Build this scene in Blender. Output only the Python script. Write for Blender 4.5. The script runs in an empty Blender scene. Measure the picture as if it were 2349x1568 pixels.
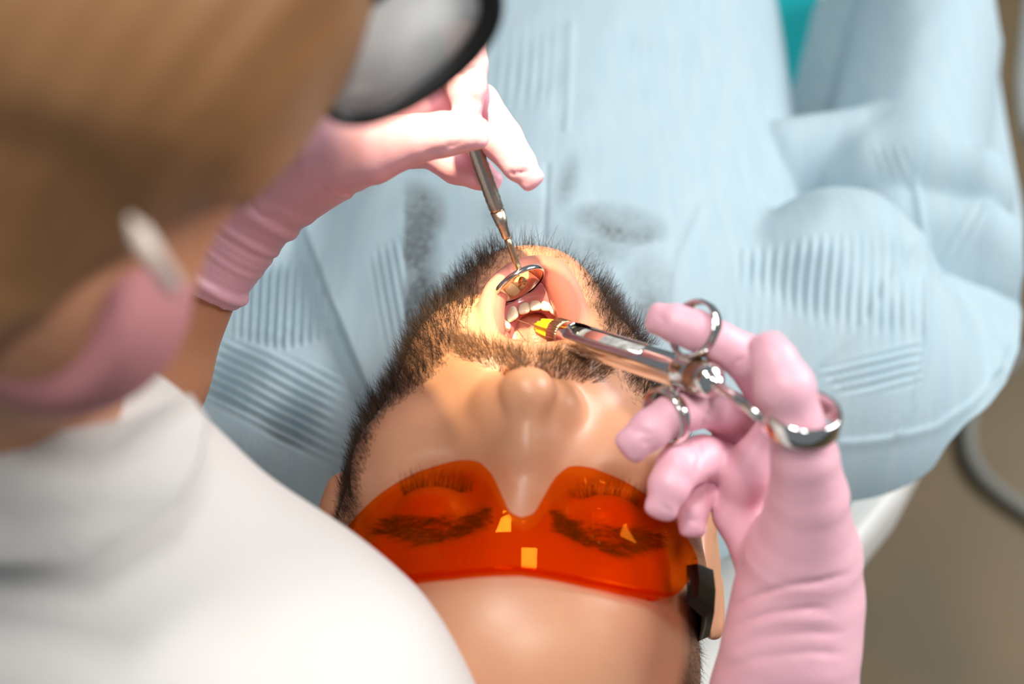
import bpy, math, random
import numpy as np
import openvdb
from mathutils import Vector, Matrix
rng = np.random.default_rng(7)
random.seed(7)
scn = bpy.context.scene
col = scn.collection

# ------------------------------------------------------------------ camera
FPX = 3262.5; CX, CY = 1174.5, 784.0            # focal length and centre in pixels of the 2349x1568 frame
TH = math.radians(35)
CAM = np.array([0, -.345, 1.49])
FW = np.array([0, math.sin(TH), -math.cos(TH)]); RT = np.array([1., 0, 0]); UP = np.array([0, math.cos(TH), math.sin(TH)])
cam = bpy.data.cameras.new('camera'); camo = bpy.data.objects.new('camera', cam); col.objects.link(camo)
cam.sensor_width = 36; cam.lens = 36 * FPX / 2349
camo.location = CAM; camo.rotation_euler = (TH, 0, 0)
cam.dof.use_dof = True; cam.dof.focus_distance = .597; cam.dof.aperture_fstop = 4.6; cam.clip_start = .01
scn.camera = camo

# ------------------------------------------------------------------ world, lights, exposure
scn.view_settings.view_transform = 'Standard'; scn.view_settings.look = 'None'
scn.view_settings.gamma = 1; scn.view_settings.use_curve_mapping = False
scn.view_settings.exposure = 0.08
wd = bpy.data.worlds.new('room_light'); scn.world = wd; wd.use_nodes = True
wd.node_tree.nodes['Background'].inputs[0].default_value = (.82, .93, 1, 1)
wd.node_tree.nodes['Background'].inputs[1].default_value = .20

def aim(o, tgt):
    o.rotation_euler = (Vector(tgt) - o.location).to_track_quat('-Z', 'Y').to_euler()
def area(name, loc, tgt, sx, sy, e, c):
    l = bpy.data.lights.new(name, 'AREA'); l.shape = 'RECTANGLE'; l.size = sx; l.size_y = sy; l.energy = e; l.color = c
    o = bpy.data.objects.new(name, l); col.objects.link(o); o.location = loc; aim(o, tgt); return o
area('window_light', (1.9, .75, 2.1), (.1, .1, 1.0), 1.3, 1.2, 58, (1, .98, .96))
area('ceiling_panel', (-.24, .10, 2.75), (-.2, .10, 0), .36, .34, 17, (1, .97, .93))
area('ceiling_panel', (.21, -.50, 2.75), (.2, -.5, 0), .32, .24, 9, (1, .97, .93))
lp = bpy.data.lights.new('dental_lamp', 'SPOT'); lpo = bpy.data.objects.new('dental_lamp', lp); col.objects.link(lpo)
lamp_at = CAM + FW * .58 + RT * ((1092 - CX) / FPX * .58) + UP * ((CY - 545) / FPX * .58)
lpo.location = lamp_at + np.array([-.03, .15, .84]); aim(lpo, tuple(lamp_at)); lpo.scale = (.5, 1, 1)
lp.energy = 150; lp.color = (1, .80, .46); lp.spot_size = math.radians(8.2); lp.spot_blend = .4; lp.shadow_soft_size = .03

# ------------------------------------------------------------------ helpers: pixels, meshes, materials
def P(px, py, d): return CAM + FW * d + RT * ((px - CX) / FPX * d) + UP * ((CY - py) / FPX * d)
def proj(p):
    q = np.asarray(p) - CAM; d = q @ FW
    return CX + FPX * (q @ RT) / d, CY - FPX * (q @ UP) / d, d

RHO = math.radians(3.0); AH = math.radians(30)
R2 = math.cos(RHO) * RT - math.sin(RHO) * UP; U2 = math.cos(RHO) * UP + math.sin(RHO) * RT
XH = R2; YH = math.cos(AH) * U2 + math.sin(AH) * FW; ZH = np.cross(XH, YH)
H0 = P(1197, 1150, .535)                        # the bridge of the patient's nose
MH = np.stack([XH, YH, ZH], 1)
def h2w(p): return H0 + np.asarray(p, float) @ MH.T
def w2h(p): return (np.asarray(p, float) - H0) @ MH
def PH(px, py, d): return w2h(P(px, py, d))
VIEWH = -FW @ MH                                # direction to the camera in head axes

def mesh_np(name, v, quads=None, tris=None, smooth=True):
    m = bpy.data.meshes.new(name); v = np.ascontiguousarray(v, np.float32)
    loops = []; starts = []; tot = []; off = 0
    for arr, n in ((quads, 4), (tris, 3)):
        if arr is not None and len(arr):
            arr = np.asarray(arr, np.int32); loops.append(arr.ravel()); k = len(arr)
            starts.append(off + np.arange(k, dtype=np.int32) * n); tot.append(np.full(k, n, np.int32)); off += k * n
    loops = np.concatenate(loops); starts = np.concatenate(starts)
    m.vertices.add(len(v)); m.vertices.foreach_set('co', v.ravel())
    m.loops.add(len(loops)); m.loops.foreach_set('vertex_index', loops)
    m.polygons.add(len(starts)); m.polygons.foreach_set('loop_start', starts)
    m.update(calc_edges=True); m.validate()
    if smooth: m.polygons.foreach_set('use_smooth', np.ones(len(m.polygons), bool))
    return m
def link(name, mesh, mat=None, parent=None, kind=None):
    o = bpy.data.objects.new(name, mesh); col.objects.link(o)
    if mat is not None: mesh.materials.append(mat)
    if parent is not None: o.parent = parent
    if kind: o['kind'] = kind
    return o
def thing(name, label, cat, group=None):
    o = bpy.data.objects.new(name, None); col.objects.link(o); o.empty_display_size = .02
    o['label'] = label; o['category'] = cat
    if group: o['group'] = group
    return o
def attr(m, name, vals):
    a = m.attributes.new(name, 'FLOAT', 'POINT'); a.data.foreach_set('value', np.ascontiguousarray(vals, np.float32))

def spline(pts, n=8):
    pts = np.asarray(pts, float); q = np.concatenate([[2 * pts[0] - pts[1]], pts, [2 * pts[-1] - pts[-2]]]); out = []
    for i in range(1, len(q) - 2):
        for t in np.arange(n) / n:
            p0, p1, p2, p3 = q[i - 1:i + 3]
            out.append(.5 * (2 * p1 + (p2 - p0) * t + (2 * p0 - 5 * p1 + 4 * p2 - p3) * t * t + (3 * p1 - p0 - 3 * p2 + p3) * t ** 3))
    out.append(pts[-1]); return np.array(out)
class MB:                                       # collects shapes, becomes one mesh
    def __init__(s): s.v = []; s.q = []; s.t = []; s.n = 0
    def add(s, v, q=None, t=None):
        v = np.asarray(v, float)
        if q is not None and len(q): s.q.append(np.asarray(q) + s.n)
        if t is not None and len(t): s.t.append(np.asarray(t) + s.n)
        s.v.append(v); s.n += len(v)
    def build(s, name, mat, parent=None, smooth=True, kind=None):
        m = mesh_np(name, np.concatenate(s.v), np.concatenate(s.q) if s.q else None, np.concatenate(s.t) if s.t else None, smooth)
        return link(name, m, mat, parent, kind)
    def tube(s, pts, rad, n=20, closed=False, cap=True, prof=None):
        pts = np.asarray(pts, float); k = len(pts); rad = np.broadcast_to(np.asarray(rad, float), (k,))
        tan = np.gradient(pts, axis=0) if not closed else np.roll(pts, -1, 0) - np.roll(pts, 1, 0)
        tan /= np.linalg.norm(tan, axis=1)[:, None] + 1e-12
        a = np.array([0, 0, 1.]) if abs(tan[0][2]) < .9 else np.array([1., 0, 0])
        u = np.cross(tan[0], a); u /= np.linalg.norm(u); rings = []
        for i in range(k):
            u = u - tan[i] * (u @ tan[i]); u /= np.linalg.norm(u); w = np.cross(tan[i], u)
            an = np.arange(n) / n * 2 * math.pi
            r = rad[i] if prof is None else rad[i] * prof(an, i)
            rings.append(pts[i] + (np.cos(an) * r)[:, None] * u + (np.sin(an) * r)[:, None] * w)
        v = np.concatenate(rings); q = []
        j = np.arange(n); j2 = (j + 1) % n
        for i in range(k if closed else k - 1):
            b = ((i + 1) % k) * n; c = i * n
            q.append(np.stack([c + j, c + j2, b + j2, b + j], 1))
        q = np.concatenate(q); t = None
        if cap and not closed:
            v = np.concatenate([v, pts[:1], pts[-1:]])
            t = np.concatenate([np.stack([np.full(n, k * n), j2, j], 1), np.stack([np.full(n, k * n + 1), (k - 1) * n + j, (k - 1) * n + j2], 1)])
        s.add(v, q, t)
    def lathe(s, o, ax, prof, n=32, ribs=0, ribamp=0):  # prof: (along, radius)
        o = np.asarray(o, float); ax = np.asarray(ax, float) / np.linalg.norm(ax)
        a = np.array([0, 0, 1.]) if abs(ax[2]) < .9 else np.array([1., 0, 0])
        u = np.cross(ax, a); u /= np.linalg.norm(u); w = np.cross(ax, u)
        an = np.arange(n) / n * 2 * math.pi; rings = []
        for x, r in prof:
            rr = r * (1 + (ribamp * np.sign(np.cos(an * ribs)) if ribs else 0 * an))
            rings.append(o + ax * x + (np.cos(an) * rr)[:, None] * u + (np.sin(an) * rr)[:, None] * w)
        k = len(prof); v = np.concatenate(rings); j = np.arange(n); j2 = (j + 1) % n
        q = np.concatenate([np.stack([i * n + j, i * n + j2, (i + 1) * n + j2, (i + 1) * n + j], 1) for i in range(k - 1)])
        s.add(v, q)
    def band(s, c, nrm, r, half, th, n=48, ellip=1.0, refdir=None):   # flat ring band
        c = np.asarray(c, float); nrm = np.asarray(nrm, float) / np.linalg.norm(nrm)
        a = np.array([0, 0, 1.]) if refdir is None else np.asarray(refdir, float)
        u = np.cross(nrm, a); u /= np.linalg.norm(u); w = np.cross(nrm, u)
        prof = [(half * .75, r + th), (half, r + th * .55), (half, r - th * .1), (half * .75, r - th * .5), (-half * .75, r - th * .5), (-half, r - th * .1), (-half, r + th * .55), (-half * .75, r + th)]
        an = np.arange(n) / n * 2 * math.pi; v = []
        for x, rr in prof: v.append(c + nrm * x + (np.cos(an) * rr)[:, None] * u + (np.sin(an) * rr * ellip)[:, None] * w)
        k = len(prof); v = np.concatenate(v); j = np.arange(n); j2 = (j + 1) % n
        q = np.concatenate([np.stack([i * n + j, i * n + j2, ((i + 1) % k) * n + j2, ((i + 1) % k) * n + j], 1) for i in range(k)])
        s.add(v, q)
    def prism(s, poly, dvec):                   # polygon loop extruded by dvec, fan caps
        poly = np.asarray(poly, float); k = len(poly); c = poly.mean(0); d = np.asarray(dvec, float)
        v = np.concatenate([poly, poly + d, [c, c + d]]); j = np.arange(k); j2 = (j + 1) % k
        s.add(v, np.stack([j, j2, k + j2, k + j], 1), np.concatenate([np.stack([np.full(k, 2 * k), j2, j], 1), np.stack([np.full(k, 2 * k + 1), k + j, k + j2], 1)]))

# signed distance volumes -> meshes
class Vol:
    def __init__(s, lo, hi, h):
        s.lo = np.asarray(lo, np.float32); s.h = h
        s.n = np.ceil((np.asarray(hi) - s.lo) / h).astype(int) + 1
        s.a = np.full(s.n, .05, np.float32)
    def blk(s, lo, hi, pad):
        i0 = np.clip(np.floor((np.asarray(lo) - pad - s.lo) / s.h).astype(int), 0, s.n)
        i1 = np.clip(np.ceil((np.asarray(hi) + pad - s.lo) / s.h).astype(int) + 1, 0, s.n)
        sl = tuple(slice(a, b) for a, b in zip(i0, i1))
        ax = [s.lo[k] + s.h * np.arange(i0[k], i1[k], dtype=np.float32) for k in range(3)]
        return sl, ax[0][:, None, None], ax[1][None, :, None], ax[2][None, None, :]
    def op(s, pr, k=0., mode='add'):
        f, lo, hi = pr
        sl, x, y, z = s.blk(lo, hi, k + 4 * s.h)
        b = s.a[sl]
        if b.size == 0: return
        d = f(x, y, z).astype(np.float32)
        if mode == 'add':
            if k > 0:
                h = np.clip(k - np.abs(b - d), 0, None) / k; s.a[sl] = np.minimum(b, d) - h * h * k * .25
            else: s.a[sl] = np.minimum(b, d)
        elif mode == 'sub':
            d = -d
            if k > 0:
                h = np.clip(k - np.abs(b - d), 0, None) / k; s.a[sl] = np.maximum(b, d) + h * h * k * .25
            else: s.a[sl] = np.maximum(b, d)
        elif mode == 'bump': s.a[sl] = b + d
    def add(s, pr, k=0.): s.op(pr, k)
    def sub(s, pr, k=0.): s.op(pr, k, 'sub')
    def chain(s, pts, k=.004):
        for a, b in zip(pts[:-1], pts[1:]): s.add(cap_(a[0], b[0], a[1], b[1]), k)
    def mesh(s, name, smooth_it=2):
        g = openvdb.FloatGrid(3 * s.h); g.copyFromArray(np.clip(s.a, -3 * s.h, 3 * s.h))
        v, q = g.convertToQuads(0.0)
        q = q.astype(np.int64)
        v = v.astype(np.float64)
        e = np.concatenate([q[:, [0, 1]], q[:, [1, 2]], q[:, [2, 3]], q[:, [3, 0]]])
        for _ in range(smooth_it):
            acc = np.zeros_like(v); cnt = np.zeros(len(v))
            for k in range(3):
                acc[:, k] = np.bincount(e[:, 0], v[e[:, 1], k], len(v)) + np.bincount(e[:, 1], v[e[:, 0], k], len(v))
            cnt = np.bincount(e[:, 0], minlength=len(v)) + np.bincount(e[:, 1], minlength=len(v))
            v = v * .5 + .5 * acc / cnt[:, None]
        v = v * s.h + s.lo
        a, b, c, d_ = v[q[:, 0]], v[q[:, 1]], v[q[:, 2]], v[q[:, 3]]
        vol = np.einsum('ij,ij->', np.cross(b - a, c - a), a)
        if vol < 0: q = q[:, ::-1]
        return v, q

def cap_(a, b, ra, rb):
    a = np.asarray(a, float); b = np.asarray(b, float); ba = b - a; L = float(ba @ ba) + 1e-12
    def f(x, y, z):
        px, py, pz = x - a[0], y - a[1], z - a[2]
        h = np.clip((px * ba[0] + py * ba[1] + pz * ba[2]) / L, 0, 1)
        return np.sqrt((px - h * ba[0]) ** 2 + (py - h * ba[1]) ** 2 + (pz - h * ba[2]) ** 2) - (ra + (rb - ra) * h)
    m = max(ra, rb)
    return f, np.minimum(a, b) - m, np.maximum(a, b) + m
def ell_(c, r, rot=None):
    c = np.asarray(c, float); r = np.broadcast_to(np.asarray(r, float), (3,)); R = np.eye(3) if rot is None else np.asarray(rot, float)
    def f(x, y, z):
        p = [x - c[0], y - c[1], z - c[2]]
        l = [R[i][0] * p[0] + R[i][1] * p[1] + R[i][2] * p[2] for i in range(3)]
        k0 = np.sqrt((l[0] / r[0]) ** 2 + (l[1] / r[1]) ** 2 + (l[2] / r[2]) ** 2)
        k1 = np.sqrt((l[0] / r[0] ** 2) ** 2 + (l[1] / r[1] ** 2) ** 2 + (l[2] / r[2] ** 2) ** 2)
        return k0 * (k0 - 1) / (k1 + 1e-9)
    m = r.max() if rot is not None else r
    return f, c - m, c + m
def PJ(px, py, d, r): return (P(px, py, d), r * d / FPX)

# materials
def mat(name, base, rough=.5, metal=0., bump=None, sss=0., sheen=0., coat=0., var=None, spec=.5):
    m = bpy.data.materials.new(name); m.use_nodes = True; nt = m.node_tree; b = nt.nodes['Principled BSDF']
    b.inputs['Base Color'].default_value = (*base, 1); b.inputs['Roughness'].default_value = rough; b.inputs['Metallic'].default_value = metal
    b.inputs['Specular IOR Level'].default_value = spec
    if sss: b.inputs['Subsurface Weight'].default_value = sss; b.inputs['Subsurface Radius'].default_value = (1, .35, .2); b.inputs['Subsurface Scale'].default_value = .004
    if sheen: b.inputs['Sheen Weight'].default_value = sheen
    if coat: b.inputs['Coat Weight'].default_value = coat; b.inputs['Coat Roughness'].default_value = .1
    tc = None
    if var or bump: tc = nt.nodes.new('ShaderNodeTexCoord')
    if var:                                     # (scale, second colour, amount)
        n = nt.nodes.new('ShaderNodeTexNoise'); n.inputs['Scale'].default_value = var[0]; n.inputs['Detail'].default_value = 5
        nt.links.new(tc.outputs['Object'], n.inputs['Vector'])
        r = nt.nodes.new('ShaderNodeMapRange'); r.inputs['From Min'].default_value = .35; r.inputs['From Max'].default_value = .65; r.inputs['To Max'].default_value = var[2]
        nt.links.new(n.outputs['Fac'], r.inputs['Value'])
        mx = nt.nodes.new('ShaderNodeMix'); mx.data_type = 'RGBA'; mx.inputs['A'].default_value = (*base, 1); mx.inputs['B'].default_value = (*var[1], 1)
        nt.links.new(r.outputs['Result'], mx.inputs['Factor']); nt.links.new(mx.outputs['Result'], b.inputs['Base Color'])
    if bump:                                    # (scale, strength, distance)
        n = nt.nodes.new('ShaderNodeTexNoise'); n.inputs['Scale'].default_value = bump[0]; n.inputs['Detail'].default_value = 4
        nt.links.new(tc.outputs['Object'], n.inputs['Vector'])
        bp = nt.nodes.new('ShaderNodeBump'); bp.inputs['Strength'].default_value = bump[1]; bp.inputs['Distance'].default_value = bump[2]
        nt.links.new(n.outputs['Fac'], bp.inputs['Height']); nt.links.new(bp.outputs['Normal'], b.inputs['Normal'])
    return m
def mix_attr(m, name, colour, rough=None):      # lay a second colour over a material where a mesh attribute says so
    nt = m.node_tree; b = nt.nodes['Principled BSDF']; a = nt.nodes.new('ShaderNodeAttribute'); a.attribute_name = name
    mx = nt.nodes.new('ShaderNodeMix'); mx.data_type = 'RGBA'; mx.inputs['B'].default_value = (*colour, 1)
    l = b.inputs['Base Color'].links
    if l: nt.links.new(l[0].from_socket, mx.inputs['A'])
    else: mx.inputs['A'].default_value = b.inputs['Base Color'].default_value
    nt.links.new(a.outputs['Fac'], mx.inputs['Factor']); nt.links.new(mx.outputs['Result'], b.inputs['Base Color'])
    if rough is not None:
        r = nt.nodes.new('ShaderNodeMix'); l = b.inputs['Roughness'].links
        if l: nt.links.new(l[0].from_socket, r.inputs['A'])
        else: r.inputs['A'].default_value = b.inputs['Roughness'].default_value
        r.inputs['B'].default_value = rough
        nt.links.new(a.outputs['Fac'], r.inputs['Factor']); nt.links.new(r.outputs['Result'], b.inputs['Roughness'])

M_skin = mat('skin', (.70, .355, .205), .37, bump=(900, .12, .0006), sss=.15, var=(60, (.64, .30, .175), .5))
mix_attr(M_skin, 'stubble', (.15, .075, .045), .5); mix_attr(M_skin, 'lip', (.66, .22, .20), .30); mix_attr(M_skin, 'scalp', (.10, .055, .03), .7); mix_attr(M_skin, 'inner', (.50, .10, .08), .2)
M_dskin = mat('dentist_skin', (.58, .265, .145), .5, sss=.1, bump=(300, .15, .001), var=(30, (.52, .225, .12), .6))
M_glove = mat('pink_latex', (.85, .46, .55), .45, bump=(220, .16, .0012), sss=.05, sheen=.15)
M_chrome = mat('chrome', (.78, .76, .74), .12, 1., bump=(160, .06, .0005))
M_steel = mat('satin_steel', (.50, .45, .39), .32, 1., bump=(500, .3, .0006))
M_brass = mat('worn_brass', (.50, .36, .24), .33, 1.)
M_hairp = mat('beard_hair', (.048, .025, .013), .45, spec=.35)
M_hairm = mat('moustache_hair', (.19, .095, .045), .45, spec=.35)  # lighter than the beard: lit brown put into the base colour
M_tooth = mat('tooth_enamel', (.88, .80, .62), .22, sss=.3, coat=.4)
M_gum = mat('gum', (.62, .20, .20), .2, sss=.3, coat=.6, bump=(300, .15, .001))
M_tongue = mat('tongue', (.66, .27, .19), .28, sss=.3, coat=.5, bump=(700, .3, .001))
M_yellow = mat('yellow_plastic', (.95, .72, .02), .4)
M_floor = mat('floor_vinyl', (.165, .112, .054), .6, var=(5, (.125, .094, .048), .9), bump=(60, .1, .002))
M_white = mat('white_plastic', (.72, .71, .68), .4)
M_teal = mat('teal_vinyl', (.0, .42, .45), .45)
M_black = mat('black_plastic', (.006, .006, .006), .35)
M_hose = mat('grey_hose', (.20, .20, .18), .5)
M_coat = mat('white_cotton', (.64, .615, .59), .85, bump=(350, .2, .001))
M_dhair = mat('brown_hair', (.33, .160, .064), .5, var=(14, (.22, .095, .032), .8))
M_mask = mat('pink_mask', (.48, .19, .20), .8)
M_loop = mat('white_ear_loop', (.66, .57, .50), .8)
M_lash = mat('dark_hair', (.03, .016, .01), .5)
M_hub = mat('needle_steel', (.7, .6, .45), .25, 1.)
M_dark = mat('dark_glass', (.03, .025, .02), .15)

# ------------------------------------------------------------------ floor
mb = MB(); mb.prism([(-3, -2.5, -.02), (4, -2.5, -.02), (4, 4.5, -.02), (-3, 4.5, -.02)], (0, 0, .02))
fl = mb.build('floor', M_floor, smooth=False); fl['kind'] = 'structure'; fl['label'] = 'mottled brown vinyl floor beside the dental chair'

# ------------------------------------------------------------------ body plane of the patient (chest), in (u, v, w)
BT = math.radians(10)
BV = np.array([0, math.cos(BT), -math.sin(BT)]); BN = np.array([0, math.sin(BT), math.cos(BT)])
G0 = P(1230, 540, .76)
def uvw(u, v, w): return G0 + np.multiply.outer(u, RT) + np.multiply.outer(v, BV) + np.multiply.outer(w, BN)
def uv(px, py, w=0.):                           # the point of the plane at height w that a pixel shows
    d = FW + RT * ((px - CX) / FPX) + UP * ((CY - py) / FPX)
    t = ((G0 + BN * w - CAM) @ BN) / (d @ BN); p = CAM + d * t - G0
    return float(p @ RT), float(p @ BV)

# ------------------------------------------------------------------ dental chair
chair = thing('dental_chair', 'white dental chair with teal upholstery under the patient', 'chair')
e1 = uv(2092, 1105, -.215); e2 = uv(1966, 1262, -.215)
sl = (e1[0] - e2[0]) / (e1[1] - e2[1])
def edge_u(v): return min(e1[0] + (v - e1[1]) * sl, .30)
vs = [-.52, -.40, -.2, -.1, -.05, 0, .1, .2, .4, .8]
uu = [max(edge_u(v), .07) for v in vs]
def slab(scale, top, th):
    ring = [(u - scale, v) for u, v in zip(uu, vs)] + [(-(u - scale), v) for u, v in zip(uu[::-1], vs[::-1])]
    return [uvw(u, v, top) for u, v in ring], -BN * th
mb = MB(); mb.prism(*slab(0, -.215, .05)); o = mb.build('backrest_shell', M_white, chair, smooth=False)
bv = o.modifiers.new('b', 'BEVEL'); bv.width = .012; bv.segments = 3
cut = [k for k, v in enumerate(vs) if v >= -.06]; uu, vs = [uu[k] for k in cut], [vs[k] for k in cut]
mb = MB(); mb.prism(*slab(.028, -.203, .03)); o = mb.build('cushion', M_teal, chair, smooth=False)
bv = o.modifiers.new('b', 'BEVEL'); bv.width = .008; bv.segments = 3
v_ = Vol([-.12, -.14, -.235], [.12, .08, -.165], .003)
v_.add(ell_((0, -.03, -.205), (.10, .09, .022)))
vv, qq = v_.mesh('headrest'); link('headrest', mesh_np('headrest', h2w(vv), qq), M_white, chair)
mb = MB(); cpost = uvw(0, .25, -.26); mb.lathe((cpost[0], cpost[1], 0), (0, 0, 1), [(0, .28), (.03, .28), (.05, .24), (.06, .09), (cpost[2] - .02, .09), (cpost[2], .15)], 32)
mb.build('pedestal', M_white, chair)

mb = MB(); ap = [P(2450, -60, 1.25), P(2440, 0, 1.24), P(2432, 100, 1.21), P(2428, 200, 1.18), P(2440, 290, 1.16), P(2450, 320, 1.155)]
mb.tube(spline(ap, 5), np.array([.4] + [.75] * 4 + [1] * 16 + [.75] * 4 + [.4]) * .034, 20); mb.build('armrest', M_white, chair)

# hose lying on the floor, on the right
def on_floor(px, py, z):
    d = FW + RT * ((px - CX) / FPX) + UP * ((CY - py) / FPX); return CAM + d * ((z - CAM[2]) / d[2])
mb = MB(); mb.tube(spline([on_floor(*p, .011) for p in [(2420, 740), (2330, 820), (2235, 930), (2222, 1020), (2250, 1085), (2310, 1140), (2400, 1200), (2520, 1290)]]), .010, 14)
o = mb.build('instrument_hose', M_hose); o['label'] = 'grey rubber hose curving across the brown floor'; o['category'] = 'hose'

# ================================================================== the patient
patient = thing('person', 'person lying back in a pale blue gown and orange goggles, mouth wide open', 'person')
V = Vol([-.105, -.135, -.19], [.105, .20, .045], .0012)
def sym(f):
    for s in (-1, 1): f(s)
V.add(ell_((0, -.035, -.092), (.0785, .085, .094)))                        # cranium
V.add(ell_((0, .025, -.058), (.060, .060, .060)), .02)                      # mid face
def cheek(s):
    V.add(ell_((s * .044, .020, -.026), (.022, .020, .020)), .022)          # cheekbone
    V.add(cap_((s * .062, .000, -.06), (s * .051, .055, -.066), .0145, .0155), .02)
    V.add(cap_((s * .047, .055, -.064), (s * .0225, .108, -.052), .016, .0135), .018)   # jaw, open
    V.add(cap_((s * .0225, .108, -.052), (s * .008, .124, -.044), .0135, .0125), .012)
    V.add(cap_((s * .041, .033, -.030), (s * .031, .078, -.036), .018, .016), .022)    # stretched cheek
    V.add(cap_((s * .029, .078, -.031), (s * .016, .112, -.033), .014, .0125), .016)
    V.add(cap_((s * .019, .060, -.010), (s * .027, .078, -.021), .013, .0135), .016)     # beside the upper lip
sym(cheek)
V.add(ell_((0, .1225, -.036), (.018, .0125, .014)), .012)                     # chin
V.add(cap_((0, .060, -.012), (0, .060, -.012), .0145, .0145), .016)         # maxilla under the moustache
sym(lambda s: V.add(cap_((s * .010, -.013, -.009), (s * .046, -.015, -.024), .0105, .009), .014))  # brow
V.add(ell_((0, -.045, -.02), (.045, .03, .0215)), .02)
# eye sockets and closed lids
sym(lambda s: V.sub(ell_((s * .033, -.001, .0035), (.0165, .0125, .0135)), .012))
sym(lambda s: V.add(ell_((s * .0325, -.0025, -.0135), (.0155, .0125, .0132)), .004))
# nose
V.add(cap_((0, -.006, -.006), (0, .020, .0055), .0078, .0064), .010)
V.add(cap_((0, .020, .0055), (0, .0375, .0128), .0064, .0080), .009)
V.add(ell_((0, .0408, .0136), (.0092, .0086, .0082)), .009)
sym(lambda s: V.add(ell_((s * .0118, .0412, .0022), (.0068, .0078, .0080)), .0050))
sym(lambda s: V.add(cap_((s * .003, .022, .0010), (s * .0105, .039, .0015), .0058, .0080), .007))
sym(lambda s: V.add(cap_((s * .0070, .018, -.007), (s * .0110, .036, -.007), .0074, .0090), .013))
V.add(cap_((0, .048, .003), (0, .060, .000), .006, .005), .008)             # philtrum column
sym(lambda s: V.sub(ell_((s * .0062, .0515, .0045), (.0035, .003, .0045)), .002))
# neck and the top of the chest
V.add(cap_((0, .055, -.115), (0, .125, -.150), .050, .050), .02)
# ears
def ear(s):
    R_ = np.array([[math.cos(.35), 0, s * math.sin(.35)], [0, 1, 0], [-s * math.sin(.35), 0, math.cos(.35)]])
    V.add(ell_((s * .0835, .012, -.090), (.0048, .031, .017), R_), .004)
    V.add(cap_((s * .0865, -.012, -.097), (s * .0885, .012, -.106), .0048, .0042), .003)
    V.add(cap_((s * .077, .036, -.080), (s * .080, .030, -.084), .008, .007), .004)
    V.sub(ell_((s * .0905, .006, -.087), (.0045, .018, .009), R_), .003)
sym(ear)
# open mouth: cavity and lips
lipL = [PH(1130, 783, .577), PH(1127, 745, .583), PH(1128, 700, .590), PH(1145, 657, .598), PH(1185, 624, .605), PH(1234, 612, .608),
        PH(1273, 628, .606), PH(1294, 668, .600), PH(1311, 718, .592), PH(1322, 765, .584), PH(1330, 795, .577)]
rL = np.array([17, 19, 20, 18, 17, 17, 22, 27, 27, 24, 15]) * .592 / FPX
lipU = [PH(1130, 786, .577), PH(1172, 804, .570), PH(1212, 813, .566), PH(1236, 815, .5655), PH(1262, 813, .566), PH(1296, 806, .570), PH(1330, 795, .577)]
rU = np.array([13, 13, 14, 13, 14, 13, 13]) * .57 / FPX
cen = np.mean(np.array(lipL + lipU[1:-1]), 0)
V.sub(ell_(cen + (0, .000, -.020), (.0185, .0235, .034)), .006)
V.sub(ell_(cen + (0, .004, .010), (.0165, .0215, .030)), .006)
for L_, r_ in ((lipL, rL), (lipU, rU)):
    sp = spline(np.column_stack([np.array(L_), r_]), 4)
    for a, b in zip(sp[:-1], sp[1:]): V.add(cap_(a[:3], b[:3], a[3], b[3]), .0045)
hv, hq = V.mesh('body', 2)
del V
hw = h2w(hv)
def dist_chain(p, L_, r_):
    d = np.full(len(p), 9.); sp = spline(np.column_stack([np.array(L_), r_]), 4)
    for a, b in zip(sp[:-1], sp[1:]):
        ba = b[:3] - a[:3]; h = np.clip(((p - a[:3]) @ ba) / (ba @ ba), 0, 1)
        d = np.minimum(d, np.linalg.norm(p - a[:3] - h[:, None] * ba, axis=1) - (a[3] + (b[3] - a[3]) * h))
    return d
bm_ = mesh_np('body', hw, hq)
dl = np.minimum(dist_chain(hv, lipL, rL), dist_chain(hv, lipU, rU) + .0008)
sm = lambda x, a, b: np.clip((x - a) / (b - a), 0, 1)
attr(bm_, 'lip', (1 - sm(dl, .0012, .0032)) * .92)
ce = (hv - cen - np.array([0, .002, -.012])) / np.array([.020, .026, .036])
inn = (1 - sm(np.linalg.norm(ce, axis=1), .97, 1.08)) * sm(dl, .0002, .003)
attr(bm_, 'inner', inn)
bpx, bpy_, bd = proj(hw)
# hairline: temples, sides and back of the head, short-cropped
hl = np.minimum(sm(-hv[:, 1], .070, .084) + sm(-hv[:, 2], .038, .048) * sm(-hv[:, 1], -.004, .012), 1)
hl = np.maximum(hl, sm(-hv[:, 2], .118, .13) * sm(-hv[:, 1], -.05, -.03))
hl *= (np.abs(hv[:, 0]) < .0805)
attr(bm_, 'scalp', hl * .85)
body_mesh = bm_
link('body', bm_, M_skin, patient)

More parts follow.
